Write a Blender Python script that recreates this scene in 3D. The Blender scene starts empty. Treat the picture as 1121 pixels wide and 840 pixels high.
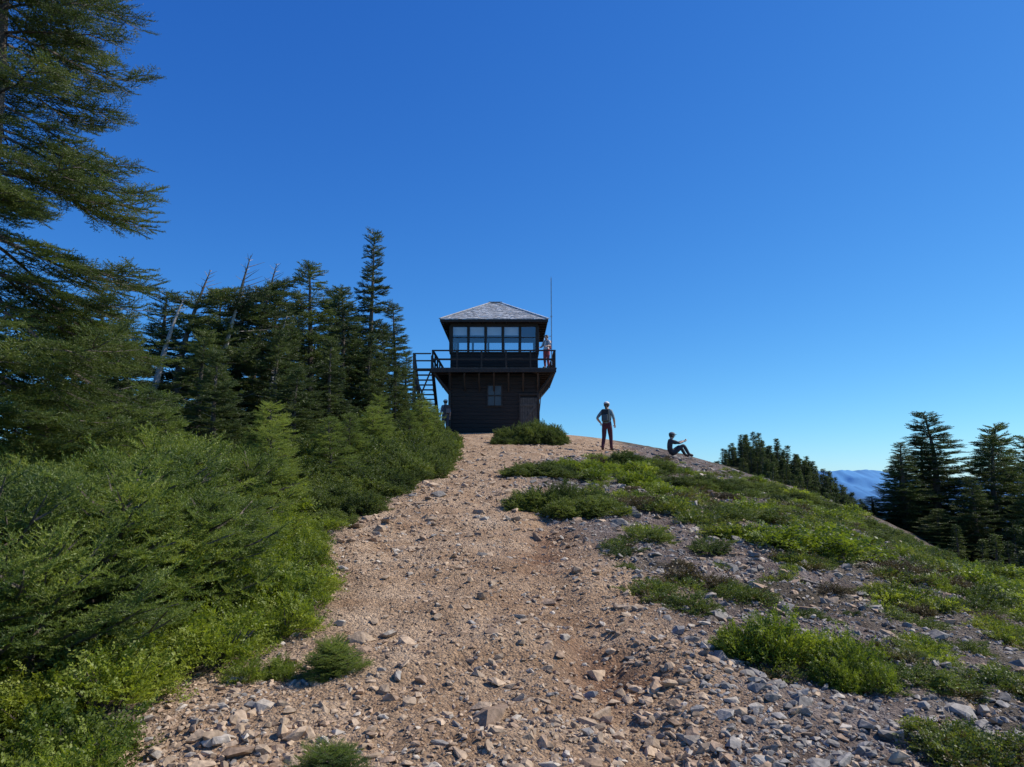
import bpy, bmesh, math, random
import numpy as np
from mathutils import Vector, Matrix
rng=np.random.default_rng(7); random.seed(7)
scene=bpy.context.scene
COL=scene.collection

# ---------------------------------------------------------------- noise
def _h(i,j,s):
    v=np.sin(i*127.1+j*311.7+s*74.7)*43758.5453
    return v-np.floor(v)
def vnoise(x,y,s=0):
    xi=np.floor(x); yi=np.floor(y); fx=x-xi; fy=y-yi
    fx=fx*fx*(3-2*fx); fy=fy*fy*(3-2*fy)
    a=_h(xi,yi,s); b=_h(xi+1,yi,s); c=_h(xi,yi+1,s); d=_h(xi+1,yi+1,s)
    return (a*(1-fx)+b*fx)*(1-fy)+(c*(1-fx)+d*fx)*fy
def fbm(x,y,s=0,o=4):
    t=0;a=.5;n=0
    for k in range(o):
        t=t+a*vnoise(x*2**k,y*2**k,s+k*3.3); n+=a; a*=.5
    return t/n

# ---------------------------------------------------------------- terrain
LE_Y=[-5,3,3.8,4.4,4.9,5.3,6.5,8.3,11,16,22,29,34,45]
LE_X=[-1.3,-1.45,-1.65,-1.75,-1.45,-1.25,-1.4,-2.0,-1.9,-1.45,-1.5,-2.0,-2.9,-4]
RE_Y=[-5,3.4,5.2,8.3,11,16,20,24,28,40]
RE_X=[.9,.95,1.15,.9,.3,.25,.6,3.2,4.2,5]
def left_edge(y): return np.interp(y,LE_Y,LE_X)
def right_edge(y): return np.interp(y,RE_Y,RE_X)
def sstep(a,b,x):
    t=np.clip((x-a)/(b-a),0,1); return t*t*(3-2*t)
PY=[-2000,-40,-10,0,20,33,36,43,48,60,100,300,1500,4000]
PZ=[-500,-8,-2.7,-1.6,.6,2.1,2.47,2.47,1.9,-3,-20,-110,-700,-900]
CX=[0,17.5,19.5,22.5,25.5,30,33.5,45,70,120]
CZ=[-21,-1,2.2,2.5,1.4,-.5,-2.6,-8.5,-16,-40]
def G(x,y):
    x=np.asarray(x,float); y=np.asarray(y,float)
    p=np.interp(y,PY,PZ)
    k=np.interp(y,[16,22,27],[.0225,.019,.0155])
    xr=np.maximum(x,0); xl=np.maximum(-x,0)
    d=k*np.minimum(xr,16)**2+.5*np.maximum(xr-16,0)+.008*np.minimum(xl,14)**2+.4*np.maximum(xl-14,0)
    z=p-d
    r=np.hypot(x,y)
    ridge=np.interp(x,CX,CZ)-.5*np.abs(y-(68+.5*(x-19)))+ (fbm(x*.2,y*.2,5)-.5)*1.5
    far=sstep(40,52,y)*(x>0)
    z=np.where(far>0,np.maximum(z,ridge*far+z*(1-far)),z)
    z=np.maximum(z,-900+350*(fbm(x/2500,y/2500,9)-.5))
    near=1-sstep(60,200,r)
    flat=sstep(34,36,y)*(1-sstep(43,45,y))
    path=sstep(-.3,.3,x-left_edge(y))*(1-sstep(-.3,.5,x-right_edge(y)))
    n=(fbm(x*.35,y*.35,1)-.5)*.3*np.clip(r/12,0.15,1)*(1-.6*path)+(fbm(x*1.7,y*1.7,2)-.5)*.17+(fbm(x*7,y*7,3)-.5)*.06
    rut=-.09*np.exp(-((x-.5-.18*np.sin(y*.6))/.25)**2)*(y<14)
    z=z+n*near*(1-flat)+rut*near
    return z
def Gf(x,y): return float(G(np.array([x]),np.array([y]))[0])

# ---------------------------------------------------------------- materials
def newmat(name):
    m=bpy.data.materials.new(name); m.use_nodes=True
    nt=m.node_tree; nt.nodes.clear()
    o=nt.nodes.new('ShaderNodeOutputMaterial')
    return m,nt,o
def N(nt,t,**kw):
    n=nt.nodes.new(t)
    for k,v in kw.items(): setattr(n,k,v)
    return n
def ramp(nt,src,stops):
    r=N(nt,'ShaderNodeValToRGB'); e=r.color_ramp.elements
    while len(e)<len(stops): e.new(.5)
    for i,(p,c) in enumerate(stops):
        e[i].position=p; e[i].color=(*c,1)
    nt.links.new(src,r.inputs[0]); return r
def simple(name,col,rough=.7,var=.25,scale=6,metal=0,bump=0,bscale=40,stretch=None):
    m,nt,o=newmat(name); L=nt.links
    b=N(nt,'ShaderNodeBsdfPrincipled'); b.inputs['Roughness'].default_value=rough; b.inputs['Metallic'].default_value=metal
    tc=N(nt,'ShaderNodeTexCoord'); mp=N(nt,'ShaderNodeMapping'); L.new(tc.outputs['Object'],mp.inputs[0])
    if stretch: mp.inputs['Scale'].default_value=stretch
    n=N(nt,'ShaderNodeTexNoise'); n.inputs['Scale'].default_value=scale; n.inputs['Detail'].default_value=6
    L.new(mp.outputs[0],n.inputs[0])
    lo=tuple(c*(1-var) for c in col); hi=tuple(min(1,c*(1+var)) for c in col)
    r=ramp(nt,n.outputs['Fac'],[(.3,lo),(.7,hi)]); L.new(r.outputs[0],b.inputs['Base Color'])
    if bump:
        n2=N(nt,'ShaderNodeTexNoise'); n2.inputs['Scale'].default_value=bscale; L.new(mp.outputs[0],n2.inputs[0])
        bp=N(nt,'ShaderNodeBump'); bp.inputs['Strength'].default_value=bump; bp.inputs['Distance'].default_value=.02
        L.new(n2.outputs['Fac'],bp.inputs['Height']); L.new(bp.outputs[0],b.inputs['Normal'])
    L.new(b.outputs[0],o.inputs[0]); return m
def foliage(name,dark,mid,light,trans=.3,scale=1.6,tcol=(1.35,1.4,.6,1)):
    m,nt,o=newmat(name); L=nt.links
    g=N(nt,'ShaderNodeNewGeometry'); oi=N(nt,'ShaderNodeObjectInfo')
    n=N(nt,'ShaderNodeTexNoise'); n.inputs['Scale'].default_value=scale; n.inputs['Detail'].default_value=3
    L.new(g.outputs['Position'],n.inputs[0])
    n2=N(nt,'ShaderNodeTexNoise'); n2.inputs['Scale'].default_value=scale*9; L.new(g.outputs['Position'],n2.inputs[0])
    a=N(nt,'ShaderNodeMath',operation='MULTIPLY_ADD'); L.new(oi.outputs['Random'],a.inputs[0]); a.inputs[1].default_value=.22; L.new(n.outputs['Fac'],a.inputs[2])
    b=N(nt,'ShaderNodeMath',operation='MULTIPLY_ADD'); L.new(n2.outputs['Fac'],b.inputs[0]); b.inputs[1].default_value=.7; L.new(a.outputs[0],b.inputs[2])
    s=N(nt,'ShaderNodeMath',operation='SUBTRACT'); L.new(b.outputs[0],s.inputs[0]); s.inputs[1].default_value=.46
    r=ramp(nt,s.outputs[0],[(.25,dark),(.5,mid),(.75,light)])
    d=N(nt,'ShaderNodeBsdfPrincipled'); d.inputs['Roughness'].default_value=.5
    d.inputs['Specular IOR Level'].default_value=.35
    L.new(r.outputs[0],d.inputs['Base Color'])
    t=N(nt,'ShaderNodeBsdfTranslucent')
    mul=N(nt,'ShaderNodeMixRGB',blend_type='MULTIPLY'); mul.inputs[0].default_value=1; L.new(r.outputs[0],mul.inputs[1]); mul.inputs[2].default_value=tcol
    L.new(mul.outputs[0],t.inputs[0])
    mx=N(nt,'ShaderNodeMixShader'); mx.inputs[0].default_value=trans
    L.new(d.outputs[0],mx.inputs[1]); L.new(t.outputs[0],mx.inputs[2]); L.new(mx.outputs[0],o.inputs[0])
    return m
M_fir=foliage('fir_needles',(.07,.105,.028),(.16,.205,.045),(.29,.335,.07),.38)
M_firbig=foliage('old_fir_needles',(.055,.08,.022),(.13,.165,.04),(.23,.255,.06),.34,1.2)
M_firdark=foliage('mountain_fir_needles',(.03,.048,.018),(.065,.092,.027),(.14,.17,.04),.28)
M_leaf=foliage('huckleberry_leaves',(.08,.115,.018),(.175,.22,.03),(.31,.345,.05),.4,2.2)
M_low=foliage('low_plant_leaves',(.07,.085,.025),(.15,.175,.035),(.29,.30,.06),.35,2.6)
M_red=foliage('reddish_heather',(.06,.04,.025),(.11,.08,.035),(.16,.13,.05),.2,3)
M_mat=foliage('shrub_foliage',(.045,.07,.02),(.105,.135,.03),(.20,.235,.05),.34,1.8)
M_bark=simple('bark',(.12,.095,.075),.9,.4,14,bump=.6)
M_dead=simple('dead_wood',(.34,.31,.28),.9,.3,14)

def ground_mat():
    m,nt,o=newmat('ground_soil'); L=nt.links
    g=N(nt,'ShaderNodeNewGeometry'); P=g.outputs['Position']
    at=N(nt,'ShaderNodeAttribute'); at.attribute_name='mask'
    at2=N(nt,'ShaderNodeAttribute'); at2.attribute_name='rut'
    sp=N(nt,'ShaderNodeSeparateColor'); L.new(at.outputs['Color'],sp.inputs[0])
    def noise(s,d=6,r=.6):
        n=N(nt,'ShaderNodeTexNoise'); n.inputs['Scale'].default_value=s; n.inputs['Detail'].default_value=d; n.inputs['Roughness'].default_value=r
        L.new(P,n.inputs[0]); return n.outputs['Fac']
    def mix(f,a,b,bt='MIX'):
        x=N(nt,'ShaderNodeMixRGB',blend_type=bt)
        for i,v in enumerate((f,a,b)):
            if isinstance(v,(int,float)): x.inputs[i].default_value=v
            elif isinstance(v,tuple): x.inputs[i].default_value=(*v,1)
            else: L.new(v,x.inputs[i])
        return x.outputs[0]
    tan=ramp(nt,noise(1.6),[(.3,(.35,.215,.12)),(.5,(.54,.37,.23)),(.7,(.67,.50,.34))]).outputs[0]
    tan=mix(at2.outputs['Fac'],tan,(.29,.16,.09))
    tan=mix(.6,tan,ramp(nt,noise(18,8,.7),[(.3,(.55,.5,.45)),(.6,(1.05,1.05,1.05))]).outputs[0],'MULTIPLY')
    grey=ramp(nt,noise(2.2),[(.3,(.11,.078,.06)),(.5,(.23,.18,.15)),(.72,(.37,.315,.28))]).outputs[0]
    grey=mix(.7,grey,ramp(nt,noise(22,8,.7),[(.3,(.5,.45,.42)),(.65,(1.1,1.1,1.1))]).outputs[0],'MULTIPLY')
    v=N(nt,'ShaderNodeTexVoronoi'); v.inputs['Scale'].default_value=55; L.new(P,v.inputs['Vector'])
    cellr=N(nt,'ShaderNodeSeparateColor'); L.new(v.outputs['Color'],cellr.inputs[0])
    tone=ramp(nt,cellr.outputs[0],[(0,(.62,.6,.6)),(.5,(.95,.95,.95)),(1,(1.25,1.22,1.18))]).outputs[0]
    v2=N(nt,'ShaderNodeTexVoronoi'); v2.inputs['Scale'].default_value=24; L.new(P,v2.inputs['Vector'])
    c2=N(nt,'ShaderNodeSeparateColor'); L.new(v2.outputs['Color'],c2.inputs[0])
    tone2=ramp(nt,c2.outputs[1],[(0,(.75,.73,.72)),(.5,(1,1,1)),(1,(1.15,1.13,1.1))]).outputs[0]
    base=mix(sp.outputs[0],grey,tan)
    base=mix(.8,base,tone,'MULTIPLY'); base=mix(.6,base,tone2,'MULTIPLY')
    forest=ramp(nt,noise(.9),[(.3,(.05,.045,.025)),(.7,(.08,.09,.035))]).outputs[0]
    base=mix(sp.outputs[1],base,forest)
    far=ramp(nt,noise(.002),[(.3,(.03,.085,.15)),(.7,(.045,.12,.20))]).outputs[0]  # far valley forest, with blue distance haze put into its colour
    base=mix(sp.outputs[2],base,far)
    b=N(nt,'ShaderNodeBsdfPrincipled'); b.inputs['Roughness'].default_value=.95; b.inputs['Specular IOR Level'].default_value=.15
    L.new(base,b.inputs['Base Color'])
    ad=N(nt,'ShaderNodeMath',operation='MULTIPLY_ADD'); L.new(v.outputs['Distance'],ad.inputs[0]); ad.inputs[1].default_value=-.5; L.new(noise(30,8,.7),ad.inputs[2])
    ad2=N(nt,'ShaderNodeMath',operation='MULTIPLY_ADD'); L.new(v2.outputs['Distance'],ad2.inputs[0]); ad2.inputs[1].default_value=-.6; L.new(ad.outputs[0],ad2.inputs[2])
    bp=N(nt,'ShaderNodeBump'); bp.inputs['Strength'].default_value=1; bp.inputs['Distance'].default_value=.045
    L.new(ad2.outputs[0],bp.inputs['Height']); L.new(bp.outputs[0],b.inputs['Normal'])
    L.new(b.outputs[0],o.inputs[0]); return m

def mesh_np(name,V,F,mats,midx=None,smooth=False,col=None,parent=None,link=True,fa=None):
    me=bpy.data.meshes.new(name); V=np.asarray(V,np.float32); F=np.asarray(F,np.int32)
    k=F.shape[1]
    me.vertices.add(len(V)); me.vertices.foreach_set('co',V.ravel())
    me.loops.add(F.size); me.loops.foreach_set('vertex_index',F.ravel())
    me.polygons.add(len(F)); me.polygons.foreach_set('loop_start',np.arange(0,F.size,k,dtype=np.int32))
    for m in mats: me.materials.append(m)
    if midx is not None: me.polygons.foreach_set('material_index',np.asarray(midx,np.int32))
    me.polygons.foreach_set('use_smooth',np.full(len(F),smooth))
    if col is not None:
        a=me.color_attributes.new('mask','FLOAT_COLOR','POINT')
        c=np.ones((len(V),4),np.float32); c[:,:3]=col; a.data.foreach_set('color',c.ravel())
    if fa is not None:
        a=me.attributes.new('rut','FLOAT','POINT'); a.data.foreach_set('value',np.asarray(fa,np.float32))
    me.update(); me.validate()
    if not link: return me
    ob=bpy.data.objects.new(name,me); COL.objects.link(ob)
    if parent: ob.parent=parent
    return ob
def empty(name,loc=(0,0,0)):
    e=bpy.data.objects.new(name,None); e.location=loc; e.empty_display_size=.3; COL.objects.link(e); return e

# ground sheet
def axis_pts(segs,g0,g1,f=1.22):
    a=[]
    for s,e,st in segs: a+=list(np.arange(s,e-1e-6,st))
    a.append(segs[-1][1]); lo=[];st=segs[0][2];p=a[0]
    while p>-g0: st*=f; p-=st; lo.append(p)
    hi=[];st=segs[-1][2];p=a[-1]
    while p<g1: st*=f; p+=st; hi.append(p)
    return np.array(lo[::-1]+a+hi)
xs=axis_pts([(-12,-3,.15),(-3,6,.04),(6,14,.12),(14,40,.5)],40000,40000)
ys=axis_pts([(-2,2.4,.2),(2.4,10,.04),(10,18,.09),(18,48,.18),(48,100,.8)],3000,45000)
X,Y=np.meshgrid(xs,ys); Z=G(X,Y)
nx,ny=len(xs),len(ys)
idx=np.arange(nx*ny).reshape(ny,nx)
F=np.stack([idx[:-1,:-1],idx[:-1,1:],idx[1:,1:],idx[1:,:-1]],-1).reshape(-1,4)
le=left_edge(Y); re=right_edge(Y); wob=(fbm(X*.9,Y*.9,21)-.5)*1.0
pm=sstep(-.45,.1,X-le+wob*.3)*(1-sstep(-.2,.7,X-re+wob))
pm=np.where(Y>40,pm*.3,pm)
R=np.hypot(X,Y)
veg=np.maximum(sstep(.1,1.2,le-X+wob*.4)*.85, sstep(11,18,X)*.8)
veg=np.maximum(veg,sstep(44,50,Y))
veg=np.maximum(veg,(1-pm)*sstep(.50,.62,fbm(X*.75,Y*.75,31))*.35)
rutm=np.exp(-((X-.55-.18*np.sin(Y*.6)+wob*.3)/.38)**2)*(1-sstep(8,13,Y))*sstep(.35,.6,fbm(X*1.5,Y*1.5,88))*.9
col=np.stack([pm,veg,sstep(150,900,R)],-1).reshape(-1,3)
mesh_np('ground',np.stack([X,Y,Z],-1).reshape(-1,3),F,[ground_mat()],smooth=True,col=col,fa=rutm.ravel())

# ---------------------------------------------------------------- distant mountains
def mountains():
    par=empty('distant_mountains')
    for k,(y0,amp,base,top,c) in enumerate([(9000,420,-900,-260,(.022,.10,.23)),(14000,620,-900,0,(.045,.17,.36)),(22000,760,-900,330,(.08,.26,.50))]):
        xx=np.linspace(-y0*1.1,y0*1.6,900); tt=np.linspace(0,1,16)
        XX,TT=np.meshgrid(xx,tt)
        crest=top+amp*(fbm(xx/(y0*.07),xx*0+k*5,40+k,6)-.5)
        YY=y0+TT*y0*.16+ (fbm(XX/900,TT*3,50+k)-.5)*y0*.05
        ZZ=base+(crest[None,:]-base)*TT**.8+(fbm(XX/500,TT*6,60+k)-.5)*220*(1-TT)
        nn=900; ii=np.arange(nn*16).reshape(16,nn)
        FF=np.stack([ii[:-1,:-1],ii[:-1,1:],ii[1:,1:],ii[1:,:-1]],-1).reshape(-1,4)
        mesh_np('mountain_range_%d'%k,np.stack([XX,YY,ZZ],-1).reshape(-1,3),FF,[simple('haze_blue_mountain_%d'%k,c,1,.12,.0006)],smooth=True,parent=par)  # aerial haze painted into the blue base colour, paler on farther ranges
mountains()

# ---------------------------------------------------------------- stones
def rock_templates(n=18):
    T=[]
    for i in range(n):
        bm=bmesh.new()
        pts=rng.normal(size=(14,3)); pts/=np.linalg.norm(pts,axis=1)[:,None]
        pts*=rng.uniform(.75,1.05,(14,1)); pts[:,2]*=rng.uniform(.3,.65); pts[:,1]*=rng.uniform(.55,1)
        for p in pts: bm.verts.new(p)
        r=bmesh.ops.convex_hull(bm,input=bm.verts)
        bmesh.ops.delete(bm,geom=[v for v in bm.verts if not v.link_faces],context='VERTS')
        bmesh.ops.triangulate(bm,faces=bm.faces)
        bm.verts.index_update()
        T.append((np.array([v.co[:] for v in bm.verts]),np.array([[v.index for v in f.verts] for f in bm.faces]))); bm.free()
    return T
def stones(name,x,y,s,colors,tilt=.35,sink=.3):
    T=rock_templates(); n=len(x); z=G(x,y)
    V=[];Fs=[];C=[];off=0
    pick=rng.integers(0,len(T),n); az=rng.uniform(0,6.28,n); tx=rng.normal(0,tilt,n); ty=rng.normal(0,tilt,n)
    for k,(tv,tf) in enumerate(T):
        m=np.where(pick==k)[0]
        if len(m)==0: continue
        ca,sa=np.cos(az[m]),np.sin(az[m]); a=tx[m];b=ty[m]
        o=np.ones(len(m));zz=0*o
        Rz=np.array([[ca,-sa,zz],[sa,ca,zz],[zz,zz,o]]).transpose(2,0,1)
        Rx=np.array([[o,zz,zz],[zz,np.cos(a),-np.sin(a)],[zz,np.sin(a),np.cos(a)]]).transpose(2,0,1)
        Ry=np.array([[np.cos(b),zz,np.sin(b)],[zz,o,zz],[-np.sin(b),zz,np.cos(b)]]).transpose(2,0,1)
        M=Rx@Ry@Rz
        v=np.einsum('nij,vj->nvi',M,tv)*s[m][:,None,None]
        v[:,:,0]+=x[m][:,None]; v[:,:,1]+=y[m][:,None]; v[:,:,2]+=(z[m]+s[m]*(.45-sink)*.6)[:,None]
        nv=len(tv)
        f=tf[None]+(np.arange(len(m))*nv)[:,None,None]+off
        V.append(v.reshape(-1,3)); Fs.append(f.reshape(-1,3)); C.append(np.repeat(colors[m],nv,0)); off+=nv*len(m)
    return mesh_np(name,np.concatenate(V),np.concatenate(Fs),[M_rock],col=np.concatenate(C))
def rock_mat():
    m,nt,o=newmat('weathered_rock'); L=nt.links
    at=N(nt,'ShaderNodeAttribute'); at.attribute_name='mask'
    g=N(nt,'ShaderNodeNewGeometry')
    n=N(nt,'ShaderNodeTexNoise'); n.inputs['Scale'].default_value=35; n.inputs['Detail'].default_value=8; L.new(g.outputs['Position'],n.inputs[0])
    r=ramp(nt,n.outputs['Fac'],[(.3,(.65,.63,.6)),(.7,(1.15,1.13,1.1))])
    mx=N(nt,'ShaderNodeMixRGB',blend_type='MULTIPLY'); mx.inputs[0].default_value=1
    L.new(at.outputs['Color'],mx.inputs[1]); L.new(r.outputs[0],mx.inputs[2])
    b=N(nt,'ShaderNodeBsdfPrincipled'); b.inputs['Roughness'].default_value=.85; b.inputs['Specular IOR Level'].default_value=.25
    bp=N(nt,'ShaderNodeBump'); bp.inputs['Strength'].default_value=.6; bp.inputs['Distance'].default_value=.012
    L.new(n.outputs['Fac'],bp.inputs['Height']); L.new(bp.outputs[0],b.inputs['Normal'])
    L.new(mx.outputs[0],b.inputs['Base Color']); L.new(b.outputs[0],o.inputs[0]); return m
M_rock=rock_mat()
def stone_cols(x,y,n):
    pal=np.array([[.52,.385,.26],[.33,.30,.265],[.43,.30,.20],[.58,.50,.40]])
    onp=(x<right_edge(y))
    pr=rng.random(n)
    ch=np.where(onp,np.where(pr<.58,0,np.where(pr<.82,2,np.where(pr<.89,1,3))),np.where(pr<.6,1,np.where(pr<.74,2,np.where(pr<.88,0,3))))
    return pal[ch]*rng.uniform(.65,1.12,(n,1))
n=75000; u=rng.random(n); y=2.6*(30/2.6)**u; x=rng.uniform(-.62,.80,n)*y
keep=(x>left_edge(y)-.25)&(x<12)&(rng.random(n)<.3+1.1*fbm(x*1.1,y*1.1,77)*np.where(x>right_edge(y)-.3,1.2,.8)); x,y=x[keep],y[keep]
s=np.clip(.008*np.exp(rng.normal(0,.5,len(x)))*np.clip(y/6,.9,2.2),.005,.05)
stones('gravel',x,y,s,stone_cols(x,y,len(x)))
n=34000; u=rng.random(n); y=2.8*(32/2.8)**u; x=rng.uniform(-.60,.8,n)*y
dr=np.where(x>right_edge(y)-.35,1.7,.72+.7*np.exp(-((x-left_edge(y))/.4)**2))
keep=(x>left_edge(y)-.3)&(x<12)&(rng.random(n)<np.clip((fbm(x*.8,y*.8,78)-.22)*2,0,1)*dr); x,y=x[keep],y[keep]
s=np.clip(.021*np.exp(rng.normal(0,.5,len(x)))*np.clip(y/7,1,2.3),.011,.13)
stones('rubble',x,y,s,stone_cols(x,y,len(x)),tilt=.3)
n=1500; u=rng.random(n); y=3*(30/3)**u; x=rng.uniform(-.5,.8,n)*y
keep=(x>left_edge(y)-.3)&(x<12)&(rng.random(n)<np.where(x>right_edge(y),.95,.25)); x,y=x[keep],y[keep]
s=np.clip(.045*np.exp(rng.normal(0,.45,len(x)))*np.clip(y/7,1,2.1),.03,.19)
bx=np.array([.55,-1.02,-.95,.20,.7,-1.4,-1.25,1.3,1.9,2.6,2.2,2.5,-.1,.9,-1.2,-1.5,1.4,2.9,3.3,-.5,-1.7,-1.1,-.85,-.7]); by=np.array([4.9,5.2,5.0,6.5,4.1,3.7,3.6,3.4,3.9,4.0,6.9,6.5,4.5,6.0,12.5,14.0,12.5,7.5,6.0,9,16.5,4.4,5.35,5.1]); bs=np.array([.12,.13,.09,.08,.06,.10,.11,.08,.09,.10,.13,.14,.05,.07,.15,.16,.14,.13,.12,.08,.18,.08,.09,.07])
x=np.concatenate([x,bx]); y=np.concatenate([y,by]); s=np.concatenate([s,bs])
stones('loose_stones',x,y,s,stone_cols(x,y,len(x)),tilt=.22,sink=.4)

# ---------------------------------------------------------------- foliage templates
def needle_axis(p,d,up,L,nn,nl,nw):
    V=[];d=d/np.linalg.norm(d); s=np.cross(d,up); s/=np.linalg.norm(s)+1e-9; u=np.cross(s,d)
    for i in range(nn):
        t=(i+.5)/nn; a=random.uniform(-2.3,2.3)
        r=s*math.sin(a)+u*math.cos(a)
        f=d*random.uniform(.4,.8)+r; f/=np.linalg.norm(f)
        b=p+d*L*t; w=np.cross(f,rng.normal(size=3)); w/=np.linalg.norm(w)+1e-9
        l=nl*random.uniform(.8,1.15)*(1-.3*t)
        V+= [b-w*nw/2,b+w*nw/2,b+f*l]
    w=u*nw*.5
    V+=[p-w,p+w,p+d*L]
    return V
def spray(L=.20,nside=7,nn=22,nl=.021,nw=.0055):
    V=[];d0=np.array([1.,0,0]);up=np.array([0,0,1.])
    V+=needle_axis(np.zeros(3),d0,up,L,int(nn*1.8),nl,nw)
    for i in range(nside):
        t=.12+.75*i/nside; sg=1 if i%2 else -1
        a=sg*random.uniform(.6,.95); d=np.array([math.cos(a),math.sin(a),random.uniform(-.1,.25)])
        V+=needle_axis(d0*L*t,d,up,L*(.55-.3*t)*random.uniform(.8,1.2),max(3,int(nn*(1-.5*t))),nl,nw)
    V=np.array(V); F=np.arange(len(V)).reshape(-1,3); return V,F
def leafspray(L=.13,n=14,ll=.026,lw=.019):
    V=[];F=[]
    for i in range(n):
        t=(i+1)/n; sg=1 if i%2 else -1
        b=np.array([L*t,sg*.003,0.]); a=sg*random.uniform(.5,1.5)
        f=np.array([math.cos(a),math.sin(a),random.uniform(-.5,.6)]); f/=np.linalg.norm(f)
        w=np.cross(f,[0,0,1.])+rng.normal(size=3)*.4; w/=np.linalg.norm(w)
        l=ll*random.uniform(.7,1.25); k=len(V)
        m=b+f*l*.5
        V+=[b,m+w*lw/2,b+f*l,m-w*lw/2]; F+=[[k,k+1,k+2],[k,k+2,k+3]]
    k=len(V); V+=[np.array([0,-.0015,0]),np.array([0,.0015,0]),np.array([L,0,0])]; F+=[[k,k+1,k+2]]
    return np.array(V),np.array(F)
NEAR=[spray() for _ in range(5)]
MID=[spray(.26,7,8,.042,.017) for _ in range(5)]
MIDB=[spray(.16,5,8,.032,.013) for _ in range(5)]
FAR=[spray(.34,5,4,.09,.045) for _ in range(4)]
LEAF=[leafspray() for _ in range(5)]
LEAFM=[leafspray(.14,10,.040,.029) for _ in range(5)]

def place(T,P,Fw,U,S):
    P=np.array(P);Fw=np.array(Fw);U=np.array(U);S=np.array(S)
    Fw=Fw/(np.linalg.norm(Fw,axis=1)[:,None]+1e-9)
    Sd=np.cross(U,Fw); Sd/=np.linalg.norm(Sd,axis=1)[:,None]+1e-9
    Up=np.cross(Fw,Sd)
    M=np.stack([Fw,Sd,Up],-1)
    pick=rng.integers(0,len(T),len(P)); V=[];F=[];off=0
    for k,(tv,tf) in enumerate(T):
        m=np.where(pick==k)[0]
        if len(m)==0: continue
        v=np.einsum('nij,vj->nvi',M[m],tv)*S[m][:,None,None]+P[m][:,None,:]
        f=tf[None]+(np.arange(len(m))*len(tv))[:,None,None]+off
        V.append(v.reshape(-1,3));F.append(f.reshape(-1,3));off+=len(tv)*len(m)
    return np.concatenate(V),np.concatenate(F)
def tube(pts,rad,k=6):
    pts=np.array(pts);V=[];F=[]
    for i,p in enumerate(pts):
        d=pts[min(i+1,len(pts)-1)]-pts[max(i-1,0)]; d=d/(np.linalg.norm(d)+1e-9)
        a=np.cross(d,[.3,.9,.1]); a/=np.linalg.norm(a); b=np.cross(d,a)
        for j in range(k):
            t=6.2832*j/k; V.append(p+(a*math.cos(t)+b*math.sin(t))*rad[i])
    for i in range(len(pts)-1):
        for j in range(k):
            a0=i*k+j;a1=i*k+(j+1)%k;b0=a0+k;b1=a1+k
            F+=[[a0,a1,b1],[a0,b1,b0]]
    return np.array(V),np.array(F)
class Acc:
    def __init__(s): s.V=[];s.F=[];s.M=[];s.o=0
    def add(s,V,F,m):
        s.V.append(V);s.F.append(F+s.o);s.M.append(np.full(len(F),m));s.o+=len(V)
    def mesh(s,name,mats):
        return mesh_np(name,np.concatenate(s.V),np.concatenate(s.F),mats,np.concatenate(s.M),link=False)

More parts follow.
